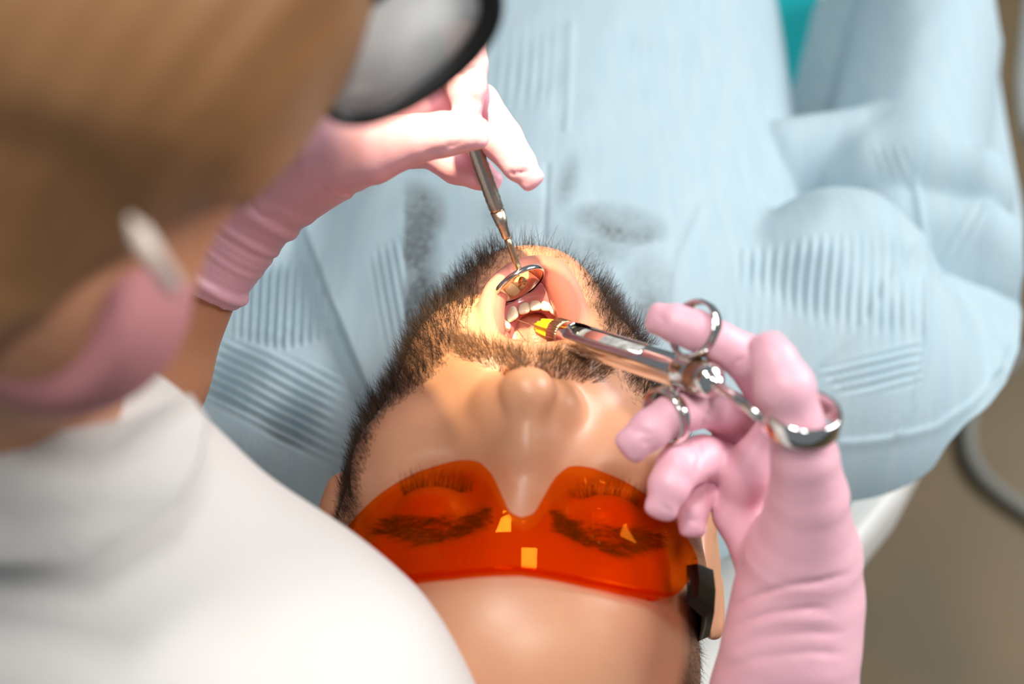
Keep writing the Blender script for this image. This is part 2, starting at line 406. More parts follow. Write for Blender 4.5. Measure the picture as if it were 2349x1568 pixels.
# strands of hair: thin tapering tubes bending along their growth
def strands(name, roots, dirs, nrm, ln, rad, matl, parent, bend, curl=.25, seg=3):
    n = len(roots); ln = np.broadcast_to(ln, (n,))
    d = dirs / np.linalg.norm(dirs, axis=1)[:, None]
    side = np.cross(d, nrm + 1e-3); side /= np.linalg.norm(side, axis=1)[:, None] + 1e-9
    cur = side * rng.normal(0, curl, (n, 1)) + bend
    rings = []
    for i in range(seg + 1):
        t = i / seg; c = roots + (d * t + cur * (t * t)) * ln[:, None]
        tg = d + 2 * cur * t; tg /= np.linalg.norm(tg, axis=1)[:, None]
        s2 = np.cross(tg, side); r = rad * (1 - .8 * t)
        for k in range(3):
            an = k * 2 * math.pi / 3; rings.append(c + (side * math.cos(an) + s2 * math.sin(an)) * (r[:, None] if np.ndim(r) else r))
    v = np.stack(rings, 1).reshape(-1, 3); nv = 3 * (seg + 1); q = []
    base = np.arange(n)[:, None] * nv
    for i in range(seg):
        for k in range(3):
            k2 = (k + 1) % 3; q.append(base + np.array([[i * 3 + k, i * 3 + k2, (i + 1) * 3 + k2, (i + 1) * 3 + k]]))
    return link(name, mesh_np(name, v, np.concatenate(q)), matl, parent, 'stuff')
fc = hw[hq].mean(1); fh = hv[hq].mean(1)
fn = np.cross(hw[hq[:, 2]] - hw[hq[:, 0]], hw[hq[:, 3]] - hw[hq[:, 1]]); far_ = np.linalg.norm(fn, axis=1) / 2; fn /= np.linalg.norm(fn, axis=1)[:, None] + 1e-12
fx, fy, fd = proj(fc); facing = -(fn @ FW)
flip = dist_chain(fh, lipL, rL); flip = np.minimum(flip, dist_chain(fh, lipU, rU))
def in_poly(x, y, poly):
    ins = np.zeros(len(x), bool); p = np.asarray(poly, float); j = len(p) - 1
    for i in range(len(p)):
        c = ((p[i, 1] > y) != (p[j, 1] > y)) & (x < (p[j, 0] - p[i, 0]) * (y - p[i, 1]) / (p[j, 1] - p[i, 1] + 1e-9) + p[i, 0]); ins ^= c; j = i
    return ins
def sample(weight, n):
    w = weight * far_; idx = rng.choice(len(w), n, p=w / w.sum())
    a = rng.random((n, 1)); b = rng.random((n, 1)); q = hq[idx]
    p = (hw[q[:, 0]] * (1 - a) + hw[q[:, 1]] * a) * (1 - b) + (hw[q[:, 3]] * (1 - a) + hw[q[:, 2]] * a) * b
    return p, fn[idx], idx
beard_in = [(812, 1225), (822, 1110), (856, 978), (890, 935), (946, 895), (992, 862), (1036, 808), (1056, 760), (1072, 715), (1094, 678), (1116, 630),
            (1140, 590), (1180, 562), (1245, 558), (1300, 566), (1334, 592), (1354, 640), (1371, 696), (1384, 746), (1400, 800), (1418, 842), (1440, 885), (1478, 925), (1530, 1010), (1590, 1130), (1600, 1230)]
beard_out = [(1800, 1230), (1700, 700), (1400, 430), (1200, 400), (1000, 450), (700, 800), (700, 1225)]
def in_beard(x, y, h): return in_poly(x, y, beard_in + beard_out) & (h[:, 1] > -.012) & (h[:, 2] > -.115) & (np.abs(h[:, 0]) < .0775)
attr(bm_, 'stubble', in_beard(bpx + rng.normal(0, 8, len(bpx)), bpy_ + rng.normal(0, 8, len(bpx)), hv) * .55)
soft = in_beard(fx + rng.normal(0, 7, len(fx)), fy + rng.normal(0, 7, len(fx)), fh) & (facing > -.8) & (flip > .004)
p, n_, idx = sample(soft.astype(float), 11000)
low = sm(fh[idx][:, 1], .0, .06)
clump = np.stack([np.sin(p @ np.array(a)) for a in ((700, 500, 300), (-400, 800, 200), (300, -600, 700))], 1) * .28
dirs = n_ * .8 + YH * .5 + rng.normal(0, .26, p.shape) + ZH * .1 + clump
strands('beard', p - n_ * .0005, dirs, n_, (.0036 + .0058 * low) * rng.uniform(.5, 1.25, len(p)), .000105, M_hairp, patient, np.array(YH) * .28 - n_ * .12)
# sparse hair between lower lip and chin, and stubble on the cheeks near the mouth corners
chinpoly = [(1100, 680), (1130, 600), (1200, 560), (1300, 570), (1345, 610), (1375, 720), (1335, 700), (1320, 640), (1250, 590), (1180, 600), (1130, 640)]
wc_ = in_poly(fx, fy, chinpoly) & (facing > 0) & (flip > .003) & (fh[:, 1] > .06)
p, n_, idx = sample(wc_.astype(float), 420)
strands('chin_stubble', p - n_ * .0004, n_ * .7 + YH * .6 + rng.normal(0, .4, p.shape), n_, .0045 * rng.uniform(.4, 1.3, len(p)), .00006, M_hairp, patient, np.array(YH) * .2)
# moustache
mpoly = [(1040, 772), (1080, 772), (1120, 788), (1180, 806), (1236, 812), (1300, 808), (1345, 800), (1400, 806), (1402, 850), (1382, 878), (1330, 880), (1268, 866), (1238, 848), (1219, 850), (1200, 848), (1160, 862), (1110, 842), (1050, 822)]
wm = in_poly(fx, fy, mpoly) & (facing > .05) & (fh[:, 1] > .045) & (flip > .0012)
gap_ = 1 - .85 * np.exp(-((fx - 1221 + (fy - 830) * .05) / 9) ** 2)
p, n_, idx = sample(wm * gap_, 6000)
sgn = np.sign(fx[idx] - 1221) * np.clip(np.abs(fx[idx] - 1221) / 120, .15, 1)
dirs = n_ * .62 + YH * .62 + XH * (sgn * .42)[:, None] + rng.normal(0, .22, p.shape)
strands('moustache', p - n_ * .0005, dirs, n_, .0090 * rng.uniform(.6, 1.2, len(p)), .00010, M_hairm, patient, np.array(YH) * .12 - n_ * .15)
# cropped scalp hair
fhl = hl[hq].mean(1)
p, n_, idx = sample(fhl * (facing > -.5), 9000)
strands('scalp_hair', p - n_ * .0004, n_ * .5 - YH * .35 - ZH * .5 + rng.normal(0, .25, p.shape), n_, .0060 * rng.uniform(.6, 1.2, len(p)), .000085, M_hairp, patient, -n_ * .2, seg=2)
# eyebrows and lashes (under the orange lens)
for s in (-1, 1):
    bx = s * fh[:, 0]
    arc = -.0085 - .004 * np.clip((bx - .012) / .022, 0, 1) + .006 * np.clip((bx - .036) / .016, 0, 1)
    wbw = (bx > .010) & (bx < .054) & (np.abs(fh[:, 1] - arc) < .0048 - .0022 * sm(bx, .035, .054)) & (facing > 0) & (fh[:, 2] > -.05)
    p, n_, idx = sample(wbw.astype(float), 800)
    strands('eyebrow', p - n_ * .0003, n_ * .35 + XH * s * .9 - YH * .15 + rng.normal(0, .2, p.shape), n_, .0070 * rng.uniform(.6, 1.2, len(p)), .00010, M_lash, patient, -n_ * .2)
    t = rng.random(150)
    ang = (t - .5) * 2.0
    root = np.column_stack([s * (.0325 + .0150 * np.sin(ang)), .0010 + .0052 * np.cos(ang * 1.2), np.full(150, 0.)])
    root[:, 2] = -.0135 + .0134 * np.sqrt(np.clip(1 - ((root[:, 0] - s * .0325) / .0157) ** 2 - ((root[:, 1] + .0025) / .0127) ** 2, 0.03, 1))
    dl_ = np.column_stack([.5 * np.sin(ang) * s, np.full(150, .75), np.full(150, .55)]) + rng.normal(0, .12, (150, 3))
    strands('eyelashes', h2w(root), dl_ @ MH.T, np.tile(ZH, (150, 1)), .0072 * rng.uniform(.7, 1.1, 150), .00008, M_lash, patient, np.array(ZH) * .35)

# ------------------------------------------------------------------ teeth, gum, tongue
CRN = MH @ np.array([0, -.80, .60]); CRN /= np.linalg.norm(CRN)            # crowns of the lower teeth point this way
teeth = [  # pixel of the middle of the crown, depth, width, height, thickness (mm), kind
    (1276, 706, .600, 5.6, 9.5, 5.5), (1254, 697, .602, 5.2, 9.6, 4.6), (1228, 696, .603, 5.2, 9.6, 4.6), (1202, 703, .603, 5.3, 9.8, 4.8),
    (1173, 716, .602, 5.9, 10.8, 6.2), (1153, 746, .600, 6.4, 8.6, 7.2), (1142, 773, .597, 6.8, 7.8, 8.0), (1134, 800, .594, 8.5, 7.0, 9.0), (1293, 728, .598, 6.0, 10, 6.2), (1303, 757, .596, 6.4, 8.6, 7.2), (1308, 785, .594, 7, 8, 8)]
order = [9, 8, 0, 1, 2, 3, 4, 5, 6, 7]
cent = [P(t[0], t[1], t[2]) for t in teeth]; arch_c = P(1225, 800, .60)
for i, t in enumerate(teeth):
    c = cent[i]; k = ([10] + order).index(i); seq = [10] + order
    a_, b_ = cent[seq[max(k - 1, 0)]], cent[seq[min(k + 1, len(seq) - 1)]]
    tang = (b_ - a_); tang -= CRN * (tang @ CRN); tang /= np.linalg.norm(tang); out = np.cross(tang, CRN)
    if out @ (c - arch_c) < 0: out = -out
    W, Hh, T = t[3] / 2000, t[4] / 2000, t[5] / 2000
    th_ = np.linspace(0, math.pi, 15); ph_ = np.linspace(0, 2 * math.pi, 25)[:-1]
    spw = lambda x, e: np.sign(x) * np.abs(x) ** e
    tv = []
    molar = i in (5, 6, 7, 9, 10)
    for a in th_:
        zz = spw(math.cos(a), .55); rr = spw(math.sin(a), .5)
        wtap = 1 - .22 * (1 - zz) / 2; ttap = (.95 if molar else (1 - .55 * (zz + 1) / 2))
        for b in ph_:
            xx = spw(math.cos(b), .7) * rr; yy = spw(math.sin(b), .75) * rr
            bump_ = (.10 * math.cos(xx * 5) * (zz > .5)) if molar else 0
            tv.append(c + tang * (W * 1.04 * xx * wtap) + out * (T * yy * ttap - (T * .35 * (zz + 1) / 2 if not molar else 0)) + CRN * (Hh * (zz - bump_)))
    n2 = 24; q = [(r * n2 + j, r * n2 + (j + 1) % n2, (r + 1) * n2 + (j + 1) % n2, (r + 1) * n2 + j) for r in range(14) for j in range(n2)]
    link('tooth', mesh_np('tooth', np.array(tv), q), M_tooth, patient)
Vg = Vol(h2w((0, .095, -.04)) - .05, h2w((0, .095, -.04)) + .05, .0009)
seq = [10] + order
gp = [cent[k] - CRN * (teeth[k][4] * .00055) for k in seq]
for a, b in zip(gp[:-1], gp[1:]): Vg.add(cap_(a, b, .0042, .0042), .003)
gp2 = [p_ - CRN * .006 for p_ in gp]
for a, b in zip(gp2[:-1], gp2[1:]): Vg.add(cap_(a, b, .0052, .0052), .006)
vv, qq = Vg.mesh('gum'); link('gum', mesh_np('gum', vv, qq), M_gum, patient)
Vt = Vol(h2w((0, .085, -.05)) - .055, h2w((0, .085, -.05)) + .055, .001)
Vt.add(cap_(P(1232, 742, .628), P(1225, 785, .615), .0110, .0135), .01)
Vt.add(cap_(P(1190, 765, .626), P(1184, 805, .612), .008, .011), .01)
Vt.add(cap_(P(1262, 765, .625), P(1270, 805, .612), .008, .011), .01)
Vt.sub(cap_(P(1228, 745, .601), P(1222, 810, .592), .004, .004), .008)
vv, qq = Vt.mesh('tongue'); link('tongue', mesh_np('tongue', vv, qq), M_tongue, patient)

# ------------------------------------------------------------------ gown
ug = np.arange(-.31, .38, .0010); vg = np.concatenate([np.arange(-.27, .13, .0009), np.arange(.13, .62, .002)])
Ug, Vv = np.meshgrid(ug, vg, indexing='ij')
def smax(a, b, k): h = np.clip(k - np.abs(a - b), 0, None) / k; return np.maximum(a, b) + h * h * k * .25
def seg_d(a, b):                                 # distance to a segment and position along it, in the plane
    a = np.array(a); b = np.array(b); ba = b - a; t = np.clip(((Ug - a[0]) * ba[0] + (Vv - a[1]) * ba[1]) / (ba @ ba), 0, 1)
    return np.hypot(Ug - a[0] - t * ba[0], Vv - a[1] - t * ba[1]), t
def dome(d, r, base, h): return base + h * np.sqrt(np.clip(1 - (d / r) ** 2, 0, None)) - np.clip(d - r, 0, None) * 1.2
W = -.190 - .035 * np.clip((Vv - .11) / .05, 0, 1) - .10 * np.clip((np.abs(Ug) - .275) / .1, 0, 2) ** 1.5                                  # sheet lying low over the chair
d, t = seg_d(uv(1265, 470), uv(1290, -350)); W = smax(W, dome(d, .19, -.20, .205), .015)                 # chest and belly
d, t = seg_d(uv(1500, 640, -.03), uv(1900, 640, -.04)); W = smax(W, dome(d, .10, -.13, .105), .03)         # left shoulder
d, t = seg_d(uv(1850, 640, -.05), uv(1930, 580, -.05)); W = smax(W, dome(d, .080, -.16, .145), .006)
d, t = seg_d(uv(2092, 330, -.07), uv(2190, -250, -.07)); W = smax(W, dome(d, .061, -.16, .115), .006)        # upper arm
d, t = seg_d(uv(1800, 300, -.06), uv(2010, 265, -.06)); W = smax(W, dome(d, .036, -.13, .075), .008)         # fold at the armpit
d, t = seg_d(uv(2010, 300, -.05), uv(2230, 420, -.08)); W = smax(W, dome(d, .030, -.10, .045), .015)
d, t = seg_d(uv(2070, 470, -.07), uv(2250, 560, -.09)); W = smax(W, dome(d, .035, -.12, .055), .015)
d, t = seg_d(uv(2120, 700, -.09), uv(2180, 880, -.11)); W = smax(W, dome(d, .09, -.17, .085), .03)
d, t = seg_d(uv(960, 620, -.03), uv(640, 830, -.05)); W = smax(W, dome(d, .11, -.14, .10), .03)            # right shoulder
d, t = seg_d(uv(640, 900, -.05), uv(560, 500, -.05)); W = smax(W, dome(d, .09, -.14, .09), .02)
pts = uvw(0, 0, 0) + Ug[..., None] * RT + Vv[..., None] * BV + W[..., None] * BN
gx, gy, gd = proj(pts)
def nz(x, y, s, seed):                           # smooth value noise
    r = np.random.default_rng(seed); ph = r.uniform(0, 6.28, (6, 2)); a = r.uniform(0, 6.28, 6); o = 0
    for i in range(6):
        k = s * (1 + .5 * i); o = o + np.sin((x * math.cos(a[i]) + y * math.sin(a[i])) * k + ph[i, 0]) / (1 + .4 * i)
    return o / 3
def poly_mask(poly, soft):
    p = np.asarray(poly, float); dmin = np.full(gx.shape, 1e9); j = len(p) - 1
    for i in range(len(p)):
        a, b = p[j], p[i]; ba = b - a; t = np.clip(((gx - a[0]) * ba[0] + (gy - a[1]) * ba[1]) / (ba @ ba + 1e-9), 0, 1)
        dmin = np.minimum(dmin, np.hypot(gx - a[0] - t * ba[0], gy - a[1] - t * ba[1])); j = i
    ins = in_poly(gx.ravel(), gy.ravel(), poly).reshape(gx.shape)
    return np.clip(np.where(ins, dmin, -dmin) / soft + .3, 0, 1)
def pleats(poly, ang, lam, amp, soft=30, wob=.5, seed=1):   # gathered folds running at an angle inside an outline
    global W
    a = math.radians(ang); ph = (-gx * math.sin(a) + gy * math.cos(a)) / lam * 2 * math.pi + wob * 2.5 * nz(gx, gy, .008, seed)
    W = W + poly_mask(poly, soft) * amp * 1.1 * np.cos(ph) * np.clip(.75 + 1.1 * nz(gx, gy, .011, seed + 5), .05, 1.5)
W = W + .0022 * nz(Ug, Vv, 28, 3) + .0010 * nz(Ug, Vv, 75, 4)
pleats([(540, 620), (640, 600), (718, 590), (775, 770), (650, 800), (530, 765)], 93, 20, .0023, 25, .4, 11)
pleats([(520, 770), (640, 815), (790, 850), (845, 950), (830, 1090), (640, 1010), (450, 890)], 27, 22, .0024, 35, .4, 12)
pleats([(690, 640), (735, 640), (880, 940), (850, 970)], 63, 15, .0020, 14, .2, 13)
pleats([(850, 600), (925, 550), (945, 800), (890, 870), (870, 760)], 80, 19, .0013, 30, .5, 14)
pleats([(1690, 570), (1900, 545), (2100, 540), (2125, 770), (1960, 790), (1800, 700), (1690, 650)], 92, 25, .0011, 60, .9, 15)
pleats([(1560, 700), (1800, 700), (1830, 900), (1700, 880)], 95, 27, .0006, 60, .8, 25)
pleats([(1880, 850), (2110, 775), (2112, 885), (1930, 905)], -13, 21, .0014, 25, .3, 16)
pleats([(1990, 340), (2080, 340), (2100, 430), (2010, 400)], 65, 22, .0014, 20, .4, 17)
pleats([(1440, 80), (1660, 80), (1660, 190), (1440, 190)], 95, 20, .0004, 60, .9, 18)
pleats([(1120, 60), (1300, 60), (1300, 260), (1130, 260)], 95, 24, .0003, 80, .9, 19)
pleats([(2130, 560), (2260, 460), (2230, 720), (2140, 760)], 118, 30, .0007, 50, .6, 20)
def crease(line, wd_, amp):                      # raised seam or sunk fold along a polyline given in pixels
    global W
    dm = np.full(gx.shape, 1e9)
    for a, b in zip(line[:-1], line[1:]):
        a = np.array(a, float); b = np.array(b, float); ba = b - a; t = np.clip(((gx - a[0]) * ba[0] + (gy - a[1]) * ba[1]) / (ba @ ba), 0, 1)
        dm = np.minimum(dm, np.hypot(gx - a[0] - t * ba[0], gy - a[1] - t * ba[1]))
    W = W + amp * np.exp(-(dm / wd_) ** 2)
crease([(2100, 420), (2128, 620), (2128, 800), (2095, 930), (2058, 1005)], 9, .0022)
crease([(1930, 1022), (2050, 1012), (2150, 985), (2230, 930), (2300, 860)], 10, .0025)
crease([(2200, 1000), (2290, 900), (2318, 800)], 9, .0018)
crease([(1850, 862), (1990, 740), (2090, 560)], 12, .0014)
crease([(1610, 480), (1560, 600), (1540, 720)], 14, .0014)
crease([(1255, 380), (1248, 540)], 6, -.0016)
crease([(1310, 60), (1300, 300)], 8, .0012)
crease([(1330, 610), (1500, 560)], 10, .0016)
# the edge of the front panel lying over the right sleeve
ln = np.array([(676, 440), (700, 545), (752, 690), (812, 835), (870, 960), (905, 1040)], float)
side_x = np.interp(gy, ln[:, 1], ln[:, 0]); W = W + .0075 * np.clip((gx - side_x) / 5 + .5, 0, 1) * np.clip(1 - (gx - side_x) / 320, 0, 1) * (gy > 400) * np.clip((1100 - gy) / 100, 0, 1)
pts = uvw(0, 0, 0) + Ug[..., None] * RT + Vv[..., None] * BV + W[..., None] * BN
hem = [(2349, 560), (2352, 640), (2338, 660), (2346, 720), (2340, 800), (2310, 880), (2270, 935), (2210, 985), (2170, 1030), (2140, 1085), (2085, 1125), (2030, 1150), (1950, 1165), (1800, 1190), (1700, 1265), (1630, 1300), (1560, 1330)]
neck = [(1500, 1330), (1470, 1000), (1440, 940), (1420, 800), (1372, 690), (1300, 625), (1230, 606), (1150, 625), (1080, 690), (1010, 800), (905, 1000), (860, 1330)]
outline = hem + neck + [(500, 1330), (-400, 1330), (-400, -900), (2250, -900), (2270, -200), (2282, 0), (2296, 80), (2330, 150), (2349, 200), (2352, 400)]
keep = in_poly(gx.ravel(), gy.ravel(), outline).reshape(gx.shape)
ii = np.arange(Ug.size).reshape(Ug.shape)
kq = keep[:-1, :-1] & keep[1:, :-1] & keep[1:, 1:] & keep[:-1, 1:]
q = np.stack([ii[:-1, :-1][kq], ii[1:, :-1][kq], ii[1:, 1:][kq], ii[:-1, 1:][kq]], 1)
used = np.unique(q); remap = np.full(Ug.size, -1); remap[used] = np.arange(len(used))
gv = pts.reshape(-1, 3)[used].copy(); gq = remap[q]
ed = np.sort(np.concatenate([gq[:, [0, 1]], gq[:, [1, 2]], gq[:, [2, 3]], gq[:, [3, 0]]]), axis=1)
eu, ec = np.unique(ed, axis=0, return_counts=True); be = eu[ec == 1]
for _ in range(50):                              # even out the hem
    acc = np.zeros_like(gv); cnt = np.zeros(len(gv))
    for a_, b_ in ((0, 1), (1, 0)): np.add.at(acc, be[:, a_], gv[be[:, b_]]); np.add.at(cnt, be[:, a_], 1)
    bi = cnt > 1; gv[bi] = .5 * gv[bi] + .5 * acc[bi] / cnt[bi][:, None]
gm = mesh_np('gown', gv, gq)
def blob(px, py, rx, ry, rot=0):
    a = math.radians(rot); x = (gx - px) * math.cos(a) + (gy - py) * math.sin(a); y = -(gx - px) * math.sin(a) + (gy - py) * math.cos(a)
    return np.clip(1.25 - np.hypot(x / rx, y / ry), 0, 1)
# a dark garment shows through the thin cloth round the neck
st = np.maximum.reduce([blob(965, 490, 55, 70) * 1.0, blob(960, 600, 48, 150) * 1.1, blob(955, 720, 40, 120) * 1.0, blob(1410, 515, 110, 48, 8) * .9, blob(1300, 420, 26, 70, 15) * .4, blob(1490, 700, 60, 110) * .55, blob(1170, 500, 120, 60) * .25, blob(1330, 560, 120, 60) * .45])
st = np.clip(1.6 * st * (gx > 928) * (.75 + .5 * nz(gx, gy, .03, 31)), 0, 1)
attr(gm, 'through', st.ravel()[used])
M_gown = mat('blue_nonwoven', (.50, .625, .685), .95, var=(60, (.43, .585, .675), .7), bump=(420, .5, .0008), spec=.15)
nt = M_gown.node_tree; b_ = nt.nodes['Principled BSDF']
mp = nt.nodes.new('ShaderNodeMapping'); mp.inputs['Scale'].default_value = (3.2, .32, .32)                # fibres run along the body
tc0 = [n for n in nt.nodes if n.type == 'TEX_COORD'][0]; nt.links.new(tc0.outputs['Object'], mp.inputs['Vector'])
for n in [n for n in nt.nodes if n.type == 'TEX_NOISE']: nt.links.new(mp.outputs['Vector'], n.inputs['Vector'])
b_.inputs['Sheen Weight'].default_value = .1
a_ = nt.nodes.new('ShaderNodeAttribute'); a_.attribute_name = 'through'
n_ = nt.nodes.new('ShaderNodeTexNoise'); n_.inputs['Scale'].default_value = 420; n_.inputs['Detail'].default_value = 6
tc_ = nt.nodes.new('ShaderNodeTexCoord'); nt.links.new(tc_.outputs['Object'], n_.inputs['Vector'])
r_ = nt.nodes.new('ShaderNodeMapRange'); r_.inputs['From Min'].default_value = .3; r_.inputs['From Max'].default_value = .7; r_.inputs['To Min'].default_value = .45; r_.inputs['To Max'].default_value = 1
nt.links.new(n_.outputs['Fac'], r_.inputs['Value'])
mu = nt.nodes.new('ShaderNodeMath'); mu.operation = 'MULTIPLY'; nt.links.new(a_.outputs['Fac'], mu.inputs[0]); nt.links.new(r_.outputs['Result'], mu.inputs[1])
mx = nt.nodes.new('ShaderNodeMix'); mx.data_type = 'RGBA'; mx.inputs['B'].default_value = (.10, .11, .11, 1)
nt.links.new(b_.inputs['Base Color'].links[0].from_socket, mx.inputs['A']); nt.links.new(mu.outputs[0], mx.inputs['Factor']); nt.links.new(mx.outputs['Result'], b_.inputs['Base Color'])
tr = nt.nodes.new('ShaderNodeBsdfTranslucent'); nt.links.new(mx.outputs['Result'], tr.inputs['Color'])
ms = nt.nodes.new('ShaderNodeMixShader'); ms.inputs[0].default_value = .18
nt.links.new(b_.outputs[0], ms.inputs[1]); nt.links.new(tr.outputs[0], ms.inputs[2]); nt.links.new(ms.outputs[0], nt.nodes['Material Output'].inputs[0])
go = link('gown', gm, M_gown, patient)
go['label'] = 'pale blue nonwoven gown with gathered pleats'

# ------------------------------------------------------------------ orange goggles
gog = thing('safety_goggles', 'orange tinted safety goggles over the closed eyes of the patient', 'goggles')
M_lens = bpy.data.materials.new('orange_lens'); M_lens.use_nodes = True; nt = M_lens.node_tree; nt.nodes.remove(nt.nodes['Principled BSDF'])
tb = nt.nodes.new('ShaderNodeBsdfTransparent'); tb.inputs[0].default_value = (.98, .50, .12, 1)
gl = nt.nodes.new('ShaderNodeBsdfGlossy'); gl.inputs['Roughness'].default_value = .02; gl.inputs[0].default_value = (1, 1, 1, 1)
df = nt.nodes.new('ShaderNodeBsdfDiffuse'); df.inputs[0].default_value = (.85, .16, .0, 1)
fr = nt.nodes.new('ShaderNodeFresnel'); fr.inputs[0].default_value = 1.5
m1 = nt.nodes.new('ShaderNodeMixShader'); m1.inputs[0].default_value = .05; m2 = nt.nodes.new('ShaderNodeMixShader')
nt.links.new(tb.outputs[0], m1.inputs[1]); nt.links.new(df.outputs[0], m1.inputs[2]); pass
ge = nt.nodes.new('ShaderNodeNewGeometry'); sb_ = nt.nodes.new('ShaderNodeMath'); sb_.operation = 'SUBTRACT'; sb_.inputs[0].default_value = 1; nt.links.new(ge.outputs['Backfacing'], sb_.inputs[1])
ml_ = nt.nodes.new('ShaderNodeMath'); ml_.operation = 'MULTIPLY'; nt.links.new(fr.outputs[0], ml_.inputs[0]); nt.links.new(sb_.outputs[0], ml_.inputs[1]); nt.links.new(ml_.outputs[0], m2.inputs[0])
nt.links.new(m1.outputs[0], m2.inputs[1]); nt.links.new(gl.outputs[0], m2.inputs[2]); nt.links.new(m2.outputs[0], nt.nodes['Material Output'].inputs[0])
plo = [(0, -12.7), (3.5, -10.8), (6, -4), (9, 4.4), (12.7, 9.7), (16, 10.9), (20.7, 10.9), (32, 8), (44.7, 2.9), (55.5, -2.6), (64.5, -6.5), (70, -9.5)]
pto = [(0, -31.2), (20, -33), (34, -33), (51, -30.5), (56, -27), (63, -19), (70, -15)]
ph = np.concatenate([np.linspace(-70, -22, 30), np.linspace(-21, 21, 71), np.linspace(22, 70, 30)])
ylo = np.interp(np.abs(ph), *zip(*plo)) / 1000; yto = np.interp(np.abs(ph), *zip(*pto)) / 1000
for _ in range(2):
    ylo[1:-1] = .25 * ylo[:-2] + .5 * ylo[1:-1] + .25 * ylo[2:]; yto[1:-1] = .25 * yto[:-2] + .5 * yto[1:-1] + .25 * yto[2:]
def lens_pt(phd, y, off=0.):
    a = np.radians(phd); return np.stack([(.074 + off) * np.sin(a), y, -.045 + (.060 + off) * np.cos(a) - (y + .005) ** 2 * 6], -1)
nr = 14; tt = np.linspace(0, 1, nr)
outer = [lens_pt(ph, ylo + (yto - ylo) * t) for t in tt]; inner = [lens_pt(ph, ylo + (yto - ylo) * t, -.0018) for t in tt]
loop = np.array(outer + inner[::-1]); K, N = loop.shape[:2]; idx_ = np.arange(K * N).reshape(K, N)
q = []
for i in range(K):
    i2 = (i + 1) % K; q.append(np.stack([idx_[i, :-1], idx_[i, 1:], idx_[i2, 1:], idx_[i2, :-1]], 1))
q = np.concatenate(q)
endq = []
for e in (0, N - 1):
    for i in range(nr - 1): endq.append((idx_[i, e], idx_[i + 1, e], idx_[K - 2 - i, e], idx_[K - 1 - i, e]))
q = np.concatenate([q, np.array(endq)])
lm = mesh_np('lens', h2w(loop.reshape(-1, 3)), q); lo_ = link('lens', lm, M_lens, gog)
# ledge along the brow
sel = np.abs(ph) < 54; led_o = lens_pt(ph[sel], yto[sel]); led_i = lens_pt(ph[sel], yto[sel] - .0005, -.0075)
k = len(led_o); v = np.concatenate([led_o, led_i, led_i + [0, .0014, 0], led_o + [0, .0014, 0]]); j = np.arange(k - 1); q = []
for a in range(4):
    b = (a + 1) % 4; q.append(np.stack([a * k + j, a * k + j + 1, b * k + j + 1, b * k + j], 1))
link('brow_guard', mesh_np('brow_guard', h2w(v), np.concatenate(q)), M_lens, gog)
for s in (-1, 1):                                # black arms
    ts = [lens_pt(s * 62, -.0215, .001), lens_pt(s * 72, -.022, .0035), np.array([s * .0770, -.0215, -.062]), np.array([s * .0735, -.019, -.080]), np.array([s * .0735, -.014, -.100])]
    hh = [.0075, .0095, .0075, .004, .003]; mb = MB(); v = []
    for c, h in zip(ts, hh):
        for dx, dy in ((-.0018, -h), (.0018, -h * .9), (.0024, 0), (.0018, h * .9), (-.0018, h)): v.append(c + np.array([s * dx, dy, dx * 1.2]))
    q = []
    for i in range(4):
        for j_ in range(5): q.append((i * 5 + j_, i * 5 + (j_ + 1) % 5, (i + 1) * 5 + (j_ + 1) % 5, (i + 1) * 5 + j_))
    tq = [(0, 1, 2), (0, 2, 3), (0, 3, 4), (20, 22, 21), (20, 23, 22), (20, 24, 23)]
    mb.add(h2w(np.array(v)), q, tq); mb.build('temple_arm', M_black, gog, smooth=False)

# ================================================================== dental mirror
mir = thing('dental_mirror', 'round steel dental mirror on a knurled handle, held inside the open mouth', 'dental mirror')
disc_c = P(1192, 653, .593); maj = RT * .846 + UP * .533; maj /= np.linalg.norm(maj)
mn = -FW * .36 - np.cross(FW, maj) * -.933                        # reflecting face looks down at the teeth
if mn @ UP > 0: mn = -FW * .36 - np.cross(FW, maj) * .933
mn /= np.linalg.norm(mn)
Rm = .0118
mb = MB(); mb.lathe(disc_c, mn, [(-.0022, 0), (-.0022, Rm * .86), (-.0014, Rm * .99), (-.0002, Rm * 1.02), (.0007, Rm * 1.0), (.0008, Rm * .94)], 48); mb.build('mirror_rim', M_chrome, mir)
M_mirror = mat('mirror_glass', (.80, .56, .34), .06, 1.)  # warm tint puts the golden reflection of the teeth into the colour
mb = MB(); mb.lathe(disc_c, mn, [(.0005, Rm * .95), (.0006, Rm * .5), (.0006, 0)], 48); mb.build('mirror_glass', M_mirror, mir)
j0 = disc_c + mn * .0022
a0, a1, a2, a3, a4, a5 = P(1197, 636, .5888), P(1163, 546, .5815), P(1150, 507, .578), P(1141, 484, .5765), P(1088, 338, .565), P(955, -30, .540)
mb = MB(); mb.tube(spline([disc_c + mn * .0004, P(1200, 647, .5895), a0, a1], 6), np.linspace(.00125, .00135, 19), 14); mb.build('stem', M_brass, mir)
mb = MB(); ax = a3 - a1; L = np.linalg.norm(ax); mb.lathe(a1, ax, [(0, 0), (0, .0015), (.001, .0019), (L * .45, .0022), (L * .55, .0026), (L, .0030), (L, 0)], 24); mb.build('socket', M_steel, mir)
ax = a5 - a3; L = np.linalg.norm(ax); n_k = 60
mb = MB(); mb.lathe(a3, ax, [(0, 0), (0, .0026), (.0015, .0031)] + [(.004 + (L - .008) * i / n_k, .0031 + (.00012 if i % 2 else -.00008)) for i in range(n_k)] + [(L, .0028), (L, 0)], 24, 12, .02)
mb.build('handle', M_steel, mir)

